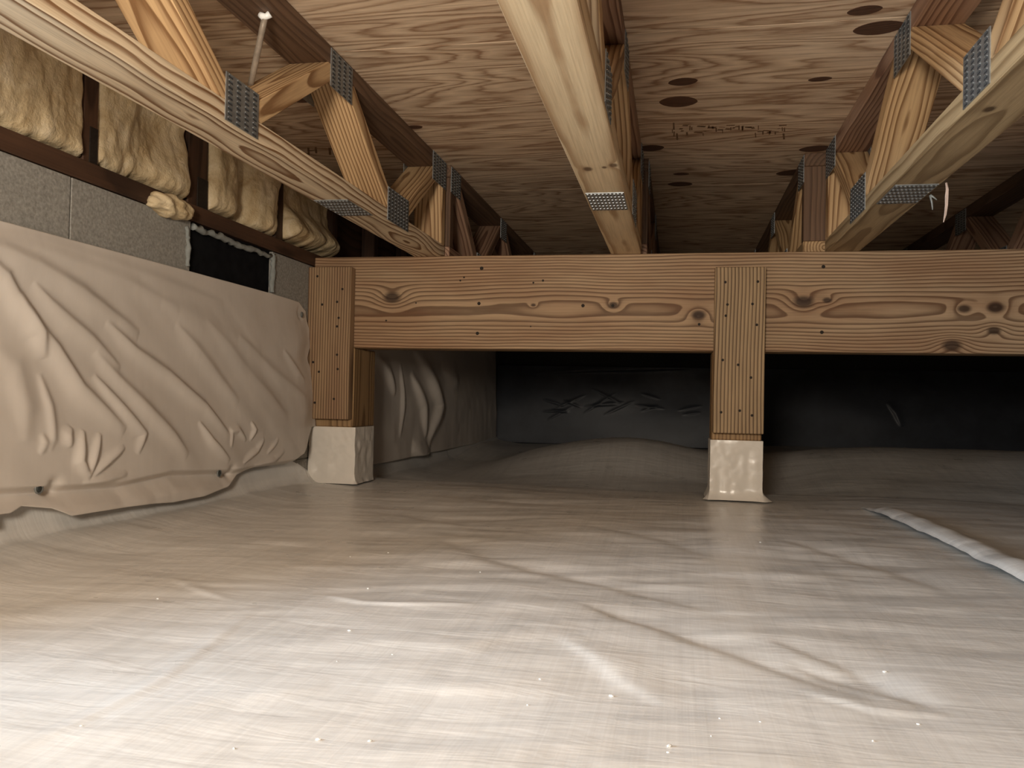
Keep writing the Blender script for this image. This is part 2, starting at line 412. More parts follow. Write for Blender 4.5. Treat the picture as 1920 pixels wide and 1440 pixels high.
# ------------------------------------------------------------------ ceiling: plywood subfloor sheets
ceil = struct(empty('ceiling', (0, 0, ZC)))
seam_ys = [REAR_Y-0.02, 0.46, 1.68, 2.90, 4.12, YBACK+0.02]
for k, (a, b_) in enumerate(zip(seam_ys[:-1], seam_ys[1:])):
    o = board('plywood_sheet', XW-0.30, XR+0.02, a+0.0008, b_-0.0008, ZC, ZC+0.018, 'x', M_PLY, ceil, (0, 0), 0.001)
def ellipse_plug(px0, px1, ratio=0.30, depth=0.0012, mat=None, name='plywood_plug'):
    p, q = onz(*px0, ZC), onz(*px1, ZC)
    c = (p+q)/2; L = np.linalg.norm((q-p)[:2])/2; ang = math.atan2(q[1]-p[1], q[0]-p[0])
    bm = bmesh.new()
    vs = []
    for k in range(28):
        t = 2*math.pi*k/28
        s = math.sin(t); vs.append(bm.verts.new((L*math.cos(t), L*ratio*s*abs(s)**0.25, 0)))
    f = bm.faces.new(vs)
    r = bmesh.ops.extrude_face_region(bm, geom=[f])
    bmesh.ops.translate(bm, verts=[v for v in r['geom'] if isinstance(v, bmesh.types.BMVert)], vec=(0, 0, -depth))
    bmesh.ops.recalc_face_normals(bm, faces=bm.faces)
    me = bpy.data.meshes.new(name); bm.to_mesh(me); bm.free()
    o = link(name, me, mat or M_PATCH); o.location = (c[0], c[1], ZC+0.0003); o.rotation_euler = (0, 0, ang)
    wood_seed(o); place(o, ceil); return o
for a, b_, r in (((1253, 156), (1308, 150), 0.36), ((1236, 191), (1308, 190), 0.42), ((1588, 24), (1655, 14), 0.32), ((1599, 58), (1698, 46), 0.34),
                 ((1196, 279), (1245, 276), 0.40), ((1498, 281), (1560, 276), 0.34), ((1455, 326), (1530, 320), 0.32), ((1262, 326), (1292, 326), 0.3),
                 ((1252, 345), (1298, 345), 0.36), ((545, 188), (585, 186), 0.36), ((762, 239), (792, 237), 0.34), ((1515, 150), (1560, 146), 0.26)):
    ellipse_plug(a, b_, r*1.9)
# faint worn ink stamps on the plywood: short broken strokes that can no longer be read
def stamp(px_list, label):
    bm = bmesh.new()
    for (u0, v0, u1, v1, wd) in px_list:
        p, q = onz(u0, v0, ZC), onz(u1, v1, ZC)
        d = (q-p)[:2]; L = np.linalg.norm(d); n = np.array([-d[1], d[0]])/L*wd/2
        c = [(p[0]+n[0], p[1]+n[1]), (q[0]+n[0], q[1]+n[1]), (q[0]-n[0], q[1]-n[1]), (p[0]-n[0], p[1]-n[1])]
        lo_ = [bm.verts.new((a, b_, ZC-0.0006)) for a, b_ in c]; hi = [bm.verts.new((a, b_, ZC+0.0002)) for a, b_ in c]
        bm.faces.new(lo_)
        for i in range(4): bm.faces.new((lo_[i], lo_[(i+1) % 4], hi[(i+1) % 4], hi[i]))
    bmesh.ops.recalc_face_normals(bm, faces=bm.faces)
    me = bpy.data.meshes.new('ink_stamp'); bm.to_mesh(me); bm.free()
    o = link('ink_stamp', me, M_INK); place(o, ceil); o['label'] = label
stamp([(578, 277, 579, 290, 0.006), (578, 283, 592, 281, 0.006), (592, 276, 593, 287, 0.006), (618, 277, 619, 290, 0.007)], 'faint printed letter strokes on plywood')
rs = random.Random(3); st = []
for k in range(44):
    u = 1262+k*4.9+rs.uniform(-3, 3); v0 = 237+rs.uniform(-3, 12)
    if rs.random() < 0.6: st.append((u, v0, u+rs.uniform(-0.6, 0.8), v0+rs.uniform(3, 9), rs.uniform(0.002, 0.005)))
    else: st.append((u, v0, u+rs.uniform(4, 16), v0+rs.uniform(-1, 1), rs.uniform(0.004, 0.012)))
st += [(1263, 230, 1263.5, 243, 0.004), (1269, 250, 1270, 262, 0.005), (1469, 250, 1470, 261, 0.005)]
stamp(st, 'faint worn ink stamp on plywood')

# ------------------------------------------------------------------ left block wall
wl = struct(empty('wall_left', (XW, 1.5, 0)))
BL, BH, BD = 0.4064, 0.2032, 0.19
J0 = 1.400                                   # a head joint of the top course
def block(y0, y1, z0, z1):
    if y1 > VENT[0]+0.001 and y0 < VENT[1]-0.001 and z1 > VENT[2]+0.02 and z0 < VENT[3]-0.02:      # trimmed round the vent
        if y0 < VENT[0]-0.03: block(y0, VENT[0], z0, z1)
        if y1 > VENT[1]+0.03: block(VENT[1], y1, z0, z1)
        return
    board('block', XW-BD, XW+random.uniform(-0.001, 0.0015), y0+0.002, y1-0.002, z0+0.002, z1-0.002, 'y', M_BLOCK, wl, (0, 0), 0.0012)
OPEN0 = onx(358, 420, XW)[1]; OPEN1 = onx(510, 490, XW)[1]
y = OPEN0
while y > REAR_Y: block(y-BL, y, ZBLK-BH, ZBLK); y -= BL
y = OPEN1
while y < YBACK: block(y, y+BL, ZBLK-BH, ZBLK); y += BL
for row in range(1, 4):
    y = OPEN0 - BL*8 + (BL/2 if row % 2 else 0)
    while y < YBACK:
        if y > REAR_Y-0.4: block(y, y+BL, ZBLK-BH*(row+1), ZBLK-BH*row)
        y += BL
def core(y0, y1, z0, z1): board('mortar_core', XW-BD+0.004, XW-0.003, y0, y1, z0, z1, 'y', M_MORT, wl, (0, 0), 0)
core(REAR_Y-0.2, VENT[0]-0.004, -0.05, ZBLK-BH); core(VENT[1]+0.004, YBACK, -0.05, ZBLK-BH); core(VENT[0]-0.004, VENT[1]+0.004, VENT[3]+0.004, ZBLK-0.002); core(VENT[0]-0.004, VENT[1]+0.004, -0.05, VENT[2]-0.004)
core(REAR_Y-0.2, VENT[0]-0.004, ZBLK-BH, ZBLK-0.002); core(VENT[1]+0.004, OPEN0-0.004, ZBLK-BH, ZBLK-0.002); core(OPEN1+0.004, YBACK, ZBLK-BH, ZBLK-0.002)
o = board('unlit_void_panel', XW-BD, XW-0.010, OPEN0-0.003, OPEN1+0.003, ZBLK-BH, ZBLK-0.001, 'y', M_BLACK, wl, (0, 0), 0)  # flat black panel painted as the unlit depth of the opening
o['label'] = 'black panel standing in for the unlit gap left by a missing block'

def tube(name, pts, rad, mat, parent=None, jitter=0.0, n=8, closed_ends=True):
    pts = [Vector(p) for p in pts]
    bm = bmesh.new(); rings = []
    for i, p in enumerate(pts):
        t = (pts[min(i+1, len(pts)-1)]-pts[max(i-1, 0)]).normalized()
        a = t.orthogonal().normalized(); b_ = t.cross(a)
        r = rad(i/(len(pts)-1)) if callable(rad) else rad
        r *= 1+random.uniform(-jitter, jitter)
        rings.append([bm.verts.new(p+(a*math.cos(2*math.pi*k/n)+b_*math.sin(2*math.pi*k/n))*r) for k in range(n)])
    # align rings: shortest twist
    for r0, r1 in zip(rings[:-1], rings[1:]):
        best = min(range(n), key=lambda s: sum((r0[k].co-r1[(k+s) % n].co).length for k in range(n)))
        r1[:] = r1[best:]+r1[:best]
        for k in range(n): bm.faces.new((r0[k], r0[(k+1) % n], r1[(k+1) % n], r1[k]))
    if closed_ends: bm.faces.new(rings[0]); bm.faces.new(rings[-1])
    bmesh.ops.recalc_face_normals(bm, faces=bm.faces)
    for f in bm.faces: f.smooth = True
    me = bpy.data.meshes.new(name); bm.to_mesh(me); bm.free()
    o = link(name, me, mat)
    if parent is not None: place(o, parent)
    return o
def lerp_px(pl, n):
    out = []
    for a, b_ in zip(pl[:-1], pl[1:]):
        for k in range(n): out.append((a[0]+(b_[0]-a[0])*k/n, a[1]+(b_[1]-a[1])*k/n))
    out.append(pl[-1]); return out
def bead(pl, rad, n=7):
    pts = [onx(u, v, XW+0.002)+np.array([random.uniform(-0.002, 0.003), 0, random.uniform(-0.003, 0.003)]) for u, v in lerp_px(pl, n)]
    o = tube('sealant_bead', pts, rad, M_BEAD, wl, 0.3)
    o['label'] = 'grey sealant bead round the black opening'
bead([(361, 427), (400, 440), (450, 460), (508, 481)], 0.0075, 9)
bead([(350, 424), (352, 450), (351, 500)], 0.006)
bead([(510, 474), (512, 500), (509, 549)], 0.0075)

# sill plate, end-wall truss on it
sp = board('sill_plate', XW-0.14, XW+0.004, REAR_Y, YBACK, ZBLK, ZSILL, 'y', M_SILL)
tag(sp, 'dark stained wooden sill plate lying on top of the block wall', 'sill plate')
ew = tag(empty('end_wall_truss', (XW-0.02, 1.8, ZSILL)), 'dark end-wall truss frame with studs standing on the sill plate', 'wall frame')
board('top_chord', XW-0.06, XW-0.015, REAR_Y, YBACK, ZC-0.040, ZC, 'y', M_SILL, ew)
board('sheathing', XW-0.085, XW-0.065, REAR_Y, YBACK, ZSILL, ZC, 'y', M_SILL, ew)
STUDS = [onx(178, 220, XW)[1], onx(374, 300, XW)[1]+0.01, onx(529, 400, XW)[1], onx(632, 440, XW)[1]]
STUDS = [STUDS[0]-0.80, STUDS[0]-0.40] + STUDS + [STUDS[-1]+0.4*k for k in (1, 2, 3, 4, 5)]
WID = [0.04]*2+[0.042, 0.085, 0.045, 0.04]+[0.04]*5
for yy, wd in zip(STUDS, WID):
    s = board('stud', XW-0.06, XW-0.008, yy-wd/2, yy+wd/2, ZSILL, ZC-0.04, 'z', M_SILL, ew)
for k in (2, 3):
    yy = STUDS[k]
    board('tie_plate', XW-0.009, XW-0.006, yy-0.004, yy+WID[k]/2-0.002, ZSILL-0.03, ZSILL+0.075, 'z', M_NAIL, ew, bevel=0.0005)

# spray foam between the studs
def foam(y0, y1, z0, z1, label, seed, bulge=0.028, hollow=None, name='spray_foam'):
    nu, nv = 70, 70
    u = np.linspace(0, 1, nu); v = np.linspace(0, 1, nv); U, V = np.meshgrid(u, v, indexing='ij')
    Yw = (y1-y0); Zw = (z1-z0)
    eL = 0.012*fbm(V*5, V*0+seed, seed, 3); eR = 0.012*fbm(V*6, V*0+seed+9, seed+5, 3)
    eB = 0.016*fbm(U*7, U*0+3.3, seed+8, 3)
    YY = y0+eL + U*(Yw+eR-eL); Z2 = z0+eB + V*(Zw-eB)
    edge = np.minimum(np.minimum(U, 1-U)*Yw, np.minimum(V, 1-V)*Zw+0.0)
    prof = 1-np.exp(-(edge/0.010)**1.2)
    B = XW-0.05 + prof*(0.046+bulge*(0.15+0.9*fbm(YY*5, Z2*5, seed+1, 3))+0.010*fbm(YY*22, Z2*11, seed+2, 4)+0.008*np.abs(vnoise(YY*11+3*Z2, Z2*9, seed+3)))
    B = B + 0.004*prof*np.exp(-((np.minimum(U, 1-U)*Yw-0.016)/0.012)**2)
    if hollow is not None: B = B - prof*hollow(U, V)
    me = grid_mesh(name, np.stack([B, YY, Z2], -1))
    o = link(name, me, M_FOAM)
    md = o.modifiers.new('back', 'SOLIDIFY'); md.thickness = 0.006; md.offset = 0
    tag(o, label, 'insulation', 'spray foam between the studs')
    return o
S = STUDS; Wd = WID
foam(S[1]+0.02, S[2]-0.018, ZSILL-0.004, ZC-0.04, 'broad smooth cream spray foam bay above the jointed grey block', 42, 0.026)
foam(S[2]+0.016, S[3]-0.044, ZSILL+0.0, ZC-0.04, 'lumpy cream spray foam bay directly above the foam blob', 43, 0.032,
     lambda U, V: 0.022*np.exp(-((U-0.75)/0.25)**2-((V-0.55)/0.25)**2))
foam(S[3]+0.040, S[4]-0.020, ZSILL+0.0, ZC-0.04, 'lumpy spray foam bay above the black opening', 44, 0.036,
     lambda U, V: 0.03*np.exp(-((U-0.5)/0.12)**2)-0.02*np.exp(-((U-0.85)/0.15)**2))
foam(S[4]+0.020, S[5]-0.012, ZSILL+0.010, ZC-0.04, 'hollowed spray foam bay with a fat lower roll beside the girder end', 45, 0.03,
     lambda U, V: 0.035*sstep(0.22, 0.5, V)-0.02*np.exp(-((V-0.14)/0.09)**2))
# blob squeezed out over the top of the block
def blob():
    p0, p1 = onx(281, 376, XW+0.012), onx(353, 402, XW+0.012)
    me = bpy.data.meshes.new('foam_blob'); bm = bmesh.new()
    bmesh.ops.create_icosphere(bm, subdivisions=5, radius=1.0)
    c = (p0+p1)/2; L = np.linalg.norm(p1-p0)/2
    P = np.array([v.co[:] for v in bm.verts])
    k = 1+0.20*fbm(P[:, 1]*1.5+9, P[:, 2]*2.0+P[:, 0], 77, 3)+0.11*np.sin(P[:, 1]*11+P[:, 2]*3+2*vnoise(P[:, 1]*3, P[:, 2]*3, 6))*(np.abs(P[:, 1]) < 0.9)
    for v, kk in zip(bm.verts, k):
        v.co = Vector((v.co.x*0.030*kk, v.co.y*L*1.03*(0.5+0.5*kk), v.co.z*0.027*kk*(1.0 if v.co.z > 0 else 0.8)))
    for f in bm.faces: f.smooth = True
    bm.to_mesh(me); bm.free()
    o = link('foam_blob', me, M_FOAM); o.location = c
    o.rotation_euler = (math.asin(max(-1, min(1, (p1-p0)[2]/np.linalg.norm(p1-p0))))*0.9, 0, 0)
    tag(o, 'pale lump of squeezed-out spray foam drooping over the top of a block', 'foam lump')
blob()

# ------------------------------------------------------------------ other walls
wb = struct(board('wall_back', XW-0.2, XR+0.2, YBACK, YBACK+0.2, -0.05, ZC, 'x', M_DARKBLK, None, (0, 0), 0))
wr = struct(board('wall_right', XR, XR+0.2, REAR_Y-0.2, YBACK, -0.05, ZC, 'y', M_BLOCK, None, (0, 0), 0))
wf = struct(board('wall_front', XW-0.2, XR+0.2, REAR_Y-0.2, REAR_Y, -0.05, ZC, 'x', M_BLOCK, None, (0, 0), 0))

# ------------------------------------------------------------------ girder
gd = tag(empty('girder', (0.6, YB+0.06, ZBB)), 'long built-up wooden girder of planks carried on the two posts', 'beam')
def px_beam(u, v, xc):     # photo pixel -> local coordinates on the front of a girder plank
    p = ony(u, v, YB); return p[0]-xc, p[2]-(ZBB+ZT)/2
XM = 0.172
xl = xr_ = (XW+0.005+XR-0.02)/2
kl = [px_beam(1310, 590, xl)+(0.016, 'z'), px_beam(1150, 572, xl)+(0.012, 'z'), px_beam(735, 558, xl)+(0.022, 'z'), px_beam(1000, 572, xl)+(0.006, 'z')]
kr = [px_beam(1507, 566, xr_)+(0.022, 'z'), px_beam(1551, 563, xr_)+(0.010, 'z'), px_beam(1808, 579, xr_)+(0.014, 'z'), px_beam(1867, 577, xr_)+(0.018, 'z'), px_beam(1864, 620, xr_)+(0.014, 'z'), px_beam(1785, 648, xr_)+(0.020, 'z')]
M_GL = wood('girder_plank_warm', (0.45, 0.305, 0.18), (0.085, 0.042, 0.019), 0.0085, 0.014, 0.95, kl+kr, streak=(0.25, 0.12, 0.055), mott=0.6)
def plank(x0, x1, k, mat, pith):
    return board('plank', x0, x1, YB+0.038*k+0.0004, YB+0.038*(k+1)-0.0004, ZBB, ZT, 'x', mat, gd, pith, 0.0025)
FP = plank(XW+0.005, XR-0.02, 0, M_GL, (0.075, 0.022))
for k in (1, 2): plank(XW+0.005, XR-0.02, k, M_POST, None)
NAILME = None
def nail(parent, p, r=0.0042):
    global NAILME
    if NAILME is None:
        bm = bmesh.new(); bmesh.ops.create_cone(bm, cap_ends=True, segments=10, radius1=1, radius2=0.8, depth=1)
        NAILME = bpy.data.meshes.new('nail'); bm.to_mesh(NAILME); bm.free(); NAILME.materials.append(M_NAIL)
    o = bpy.data.objects.new('nail', NAILME); COL.objects.link(o)
    o.location = p; o.rotation_euler = (math.radians(90), 0, 0); o.scale = (r, r, 0.0030); place(o, parent)
for u, v, r in ((903, 503, 5), (863, 526, 2.5), (870, 520, 2.5), (898, 569, 4.5), (895, 625, 4.5), (1018, 526, 3), (1000, 530, 2.5), (780, 568, 2), (724, 601, 2.5), (1093, 573, 4.5), (1149, 573, 4), (995, 612, 2),
                (1544, 500, 4.5), (1541, 623, 4.5), (1311, 608, 3.5)):
    nail(FP, ony(u, v, YB)+np.array([0, 0.0004, 0]), r*0.0013)

# ------------------------------------------------------------------ posts on wrapped piers
def post(x0, x1, zb, zt, y1, label, blabel, bx, nails, bpith, mcov):
    r = tag(empty('support_post', ((x0+x1)/2, YB+0.07, zb)), label, 'post')
    board('post', x0, x1, YB+0.001, y1, zb, ZBB, 'z', M_POST, r, None, 0.003)
    cb = tag(board('cover_board', bx[0], bx[1], YB-0.038, YB-0.0004, bx[2], bx[3], 'z', mcov, None, bpith, 0.002), blabel, 'board')
    for u, v in nails:
        p = ony(u, v, YB-0.038); nail(cb, p+np.array([0, 0.0004, 0]), 0.0045)
    return r
M_COVER = wood('cover_board_lumber', (0.52, 0.36, 0.20), (0.10, 0.052, 0.024), 0.0100, 0.010, 1.0, mott=0.35)
M_COVERL = wood('reddish_cover_lumber', (0.36, 0.235, 0.13), (0.080, 0.042, 0.020), 0.0085, 0.008, 1.0, mott=0.45, streak=(0.20, 0.10, 0.055))
zl, zr = 0.178, 0.172
post(XW+0.012, -0.999, zl, 0, 2.70, 'square wooden post under the girder end, beside the block wall', 'nailed cover board over girder and post at the block wall', (XW+0.002, -1.001, 0.203, 0.678),
     [(595, 518), (642, 542), (604, 571), (632, 566), (635, 596), (632, 612), (632, 665), (598, 697), (633, 692), (587, 679), (590, 755), (626, 748)], (0.16, 0.02), M_COVERL)
post(0.0975, 0.238, zr, 0, 2.655, 'square wooden post carrying the girder in mid floor, on the shiny wrapped pier', 'upright nailed cover board in mid span of the girder', (0.0995, 0.2395, 0.193, 0.666),
     [(1360, 529), (1421, 528), (1364, 571), (1411, 570), (1361, 592), (1419, 609), (1355, 675), (1384, 684), (1408, 708), (1352, 773), (1387, 770), (1410, 779)], (0.145, 0.02), M_COVER)

def pier(x0, x1, y0, y1, zt, label, flare, seed, tails):
    """pier wrapped in liner: four bulging faces, flared on to the floor"""
    n, mrows = 120, 46
    per = []
    wX, wY = x1-x0, y1-y0
    rs = np.linspace(0, 1, n, endpoint=False)
    tot = 2*(wX+wY); pts = []
    for s in rs:
        d = s*tot
        if d < wX: p = (x0+d, y0, 0, -1)
        elif d < wX+wY: p = (x1, y0+d-wX, 1, 0)
        elif d < 2*wX+wY: p = (x1-(d-wX-wY), y1, 0, 1)
        else: p = (x0, y1-(d-2*wX-wY), -1, 0)
        pts.append(p)
    P = np.zeros((n+1, mrows+4, 3))
    for i in range(n+1):
        px_, py_, nx, ny = pts[i % n]
        for j in range(mrows):
            t = j/(mrows-1); z = zt*(1-t) + 0.001*t
            fl = flare*max(0, (t-0.80)/0.20)**2.2
            ca = 1.0
            for (tx, ty, amt) in tails:
                ca += amt*math.exp(-((px_-tx)**2+(py_-ty)**2)/0.018**2)
            cxn, cyn = px_-(x0+x1)/2, py_-(y0+y1)/2
            L = math.hypot(cxn, cyn)
            dx_, dy_ = nx*0.6+0.4*cxn/L, ny*0.6+0.4*cyn/L
            e = 0.0036*float(fbm(np.array([px_*30+py_*30]), np.array([z*24.0]), seed, 3)[0]) + fl*ca
            P[i, j] = (px_+dx_*e, py_+dy_*e, z)
        for j in range(4):      # lid
            k = (4-j)/4.0
            P[i, mrows+3-j] = P[i, mrows+3-j]
    P = P[:, :mrows]
    c = np.array([(x0+x1)/2, (y0+y1)/2, zt])
    lid = np.stack([c+(P[:, 0]-c)*k for k in (0.02, 0.5, 0.985)], 1)
    P = np.concatenate([lid, P], 1)
    o = link('wrapped_pier', grid_mesh('wrapped_pier', P), M_WRAP)
    for f in o.data.polygons: f.use_smooth = True
    md = o.modifiers.new('crisp', 'EDGE_SPLIT'); md.split_angle = math.radians(50)
    tag(o, label, 'pier')
    return o
pier(XW+0.003, -0.988, YB-0.006, 2.672, zl, 'low pier wrapped in beige liner against the wall sheet', 0.006, 51, [(-0.988, YB, 1.0)])
pier(0.0955, 0.2415, YB-0.006, 2.662, zr, 'low pier wrapped in shiny off-white liner in mid floor', 0.012, 52, [(0.2415, YB, 1.6), (0.0955, YB, 0.8)])
def flake(name, pts3, wid, mat, label, cat):
    pts3 = [Vector(p) for p in pts3]; bm = bmesh.new(); prev = None
    for i, p in enumerate(pts3):
        w_ = wid[i]; a = bm.verts.new(p+Vector((-w_/2, 0, 0.0))); b_ = bm.verts.new(p+Vector((w_/2, 0.002, 0.001)))
        if prev: bm.faces.new((prev[0], prev[1], b_, a))
        prev = (a, b_)
    me = bpy.data.meshes.new(name); bm.to_mesh(me); bm.free()
    o = link(name, me, mat); md = o.modifiers.new('thick', 'SOLIDIFY'); md.thickness = 0.0012
    if label: tag(o, label, cat)
    return o

# ------------------------------------------------------------------ left wall liner sheet with folds
def wp(u, v, X=XW+0.012): p = onx(u, v, X); return (p[1], p[2])
WF = [  # folds: photo polyline, height, width, lean
    ([(-200, 415), (0, 469), (62, 496), (108, 523), (146, 546), (187, 577), (250, 625)], 0.016, 0.022, -0.35),
    ([(-200, 405), (0, 452), (70, 470), (150, 498), (240, 530), (330, 580)], 0.010, 0.024, -0.3),
    ([(-200, 400), (0, 438), (60, 446), (150, 474), (300, 525), (420, 570)], 0.007, 0.022, -0.3),
    ([(187, 604), (241, 656), (301, 699), (366, 759), (409, 818)], 0.017, 0.016, -0.35),
    ([(161, 660), (200, 705), (250, 760), (300, 815), (327, 852)], 0.013, 0.017, -0.3),
    ([(52, 531), (83, 567), (117, 600), (162, 640), (210, 690)], 0.012, 0.016, -0.35),
    ([(23, 546), (52, 608), (86, 650), (129, 724), (207, 806)], 0.018, 0.018, -0.35),
    ([(-60, 460), (0, 517), (25, 575), (54, 621), (66, 672)], 0.016, 0.018, -0.35),
    ([(159, 703), (202, 759), (243, 811), (230, 850)], 0.014, 0.012, -0.3),
    ([(-40, 640), (10, 690), (20, 760), (15, 830)], 0.008, 0.022, 0),
    ([(55, 700), (68, 760), (68, 822), (60, 845)], 0.008, 0.010, 0),
    ([(439, 630), (495, 690), (560, 746)], 0.008, 0.020, -0.3),
    ([(523, 656), (545, 690), (562, 714)], 0.006, 0.012, -0.3),
    ([(323, 608), (387, 690), (431, 752)], 0.009, 0.020, -0.3),
    ([(380, 600), (450, 690), (520, 780)], 0.005, 0.020, -0.3),
    ([(300, 560), (400, 620), (480, 660)], 0.005, 0.030, -0.2),
    ([(137, 896), (118, 862), (124, 825), (130, 806)], 0.014, 0.010, 0.2),
    ([(136, 893), (148, 850), (161, 812)], 0.012, 0.008, 0.3),
    ([(140, 893), (175, 862), (205, 838)], 0.012, 0.008, 0.3),
    ([(125, 906), (165, 898), (210, 889)], 0.010, 0.008, 0.3),
    ([(100, 838), (98, 815), (106, 800)], 0.010, 0.010, 0.2),
    ([(405, 862), (372, 825), (352, 790)], 0.013, 0.010, 0.3),
    ([(409, 838), (412, 808), (425, 805), (440, 825)], 0.010, 0.008, 0.0),
    ([(448, 826), (456, 805), (450, 790)], 0.009, 0.007, 0.2),
    ([(432, 868), (460, 845), (474, 822)], 0.011, 0.007, 0.3),
    ([(480, 850), (495, 832), (501, 822)], 0.007, 0.006, 0.2),
    ([(455, 874), (492, 862), (512, 845)], 0.011, 0.007, 0.3),
    ([(42, 850), (52, 830), (46, 812)], 0.006, 0.008, 0),
]
HEM = [(-300, 985), (-150, 975), (0, 961), (28, 948), (77, 952), (108, 966), (160, 958), (215, 950), (262, 944), (319, 940), (345, 936), (366, 929), (413, 912), (440, 890), (470, 876), (530, 870), (560, 850), (586, 800)]
TOP = [(-300, 330), (0, 414), (116, 445), (237, 477), (357, 509), (508, 550), (560, 566), (575, 576)]
def sheet_left():
    hem = np.array([wp(u, v, XW+0.03) for u, v in HEM]); top = np.array([wp(u, v, XW+0.006) for u, v in TOP])
    n, mm = 520, 260
    y0 = 0.68; ytop1, ybot1 = top[-1, 0], 2.505
    s = np.linspace(0, 1, n); t = np.linspace(0, 1, mm)
    ho = np.argsort(hem[:, 0]); 
    Sg, T = np.meshgrid(s, t, indexing='ij')
    y1 = ytop1 + (ybot1-ytop1)*T
    # right edge outline wobbles as in the photo
    y1 = y1 + 0.018*np.exp(-((T-0.22)/0.10)**2) - 0.02*np.exp(-((T-0.40)/0.08)**2)
    Y = y0 + (y1-y0)*Sg
    zt_ = np.interp(Y, top[:, 0], top[:, 1]) - 0.012*sstep(0.97, 1.0, Sg)
    zb_ = np.interp(Y, hem[ho, 0], hem[ho, 1])
    zb_ = np.where(Y < 1.2, 0.055, zb_); zb_ = np.maximum(zb_, 0.034)
    zt_ = np.where(Y < top[0, 0], 0.566, zt_)
    Z = zt_ + (zb_-zt_)*T
    off = 0.006 + 0.020*sstep(0.0, 0.35, T) + 0.020*sstep(0.4, 0.8, T)
    # crease along the pins: the flap below lies back against the wall
    pin_y = np.array([wp(u, v)[0] for u, v in ((-200, 925), (73, 912), (200, 905), (300, 884), (411, 882), (470, 872))])
    pin_z = np.array([wp(u, v)[1] for u, v in ((-200, 925), (73, 912), (200, 905), (300, 884), (411, 882), (470, 872))])
    pz = np.interp(Y, pin_y, pin_z)
    below = sstep(0.006, -0.012, Z-pz)
    off = off - 0.022*below + 0.030*sstep(0.0, -0.05, Z-pz)
    off = off*(1-0.5*sstep(0.93, 1.0, Sg))
    for pl, a, wd, ln in WF:
        off = off + ridge(Y, Z, [wp(u, v) for u, v in pl], a*0.72, wd*1.1, ln)*(1-below)
    # diagonal drag folds from the upper left pin, and fine crumple
    a = math.radians(-40); U = Y*math.cos(a)+Z*math.sin(a); V = -Y*math.sin(a)+Z*math.cos(a)
    off = off + 0.005*fbm(U*2.0, V*12, 61, 2)*sstep(0.02, 0.2, T) + 0.001*fbm(Y*12, Z*12, 62, 2)
    for (u, v) in ((73, 912), (411, 884), (566, 588)):
        py_, pz_ = wp(u, v); off = off - 0.012*np.exp(-((Y-py_)**2+(Z-pz_)**2)/0.014**2)
    off = off + 0.003*below*fbm(Y*7, Z*5, 64, 2) + 0.008*sstep(0.9, 1.0, T)*np.abs(fbm(Y*5, Z*0, 65, 2))
    off = np.maximum(off, 0.003)
    me = grid_mesh('wall_sheet', np.stack([XW+off, Y, Z], -1))
    o = link('wall_sheet', me, M_SHEET)
    md = o.modifiers.new('thick', 'SOLIDIFY'); md.thickness = 0.0012; md.offset = 0
    tag(o, 'beige plastic liner sheet pinned in folds over the block wall before the girder', 'plastic sheet')
    return o
ws = sheet_left()
def pin(u, v, off, r, mat, lab):
    p = onx(u, v, XW+off)
    bm = bmesh.new(); bmesh.ops.create_uvsphere(bm, u_segments=14, v_segments=8, radius=r)
    for vv in bm.verts: vv.co.x *= 0.45
    for f in bm.faces: f.smooth = True
    me = bpy.data.meshes.new('pin'); bm.to_mesh(me); bm.free()
    o = link('pin', me, mat); o.location = p; place(o, ws); o['label'] = lab
    rim = tube('pin_washer', [p+np.array([0.0, r*1.25*math.cos(t), r*1.25*math.sin(t)]) for t in np.linspace(0, 2*math.pi, 15)], r*0.3, M_PINR, o, 0, 6)
M_PINR = simple('pin_washer', (0.16, 0.165, 0.155), 0.4, 0.5, 0, 80, 0.2, 0)
pin(73, 916, 0.043, 0.0068, M_PIN, 'black pin head'); pin(411, 887, 0.044, 0.0066, M_PIN, 'black pin head'); pin(566, 590, 0.012, 0.006, M_PINR, 'grey pin hole')

# ------------------------------------------------------------------ sheets beyond the girder
def wall_sheet_back():
    n, mm = 260, 120
    s = np.linspace(2.70, YBACK-0.08, n); t = np.linspace(0.62, 0.02, mm); Y, Z = np.meshgrid(s, t, indexing='ij')
    off = 0.012 + 0.02*sstep(0.6, 0.1, Z) + 0.010*fbm(Y*4, Z*4, 71, 3)
    def w2(u, v): p = onx(u, v, XW+0.02); return (p[1], p[2])
    for pl, a, wd in (([(705, 665), (722, 700), (735, 740)], 0.02, 0.03), ([(780, 655), (800, 700), (818, 760), (805, 800), (795, 835)], 0.035, 0.05), ([(770, 700), (785, 760), (790, 820)], 0.025, 0.04),
                      ([(750, 680), (748, 760), (742, 820)], 0.012, 0.02), ([(830, 690), (860, 720)], 0.02, 0.06), ([(765, 840), (780, 852), (800, 850)], 0.03, 0.05)):
        off = off + ridge(Y, Z, [w2(u, v) for u, v in pl], a, wd, 0.3)
    o = link('wall_sheet', grid_mesh('wall_sheet_b', np.stack([XW+np.maximum(off, 0.004), Y, Z], -1)), M_SHEET)
    md = o.modifiers.new('thick', 'SOLIDIFY'); md.thickness = 0.0012; md.offset = 0
    tag(o, 'gathered plastic liner sheet hanging on the block wall in the dark beyond the girder', 'plastic sheet')
wall_sheet_back()
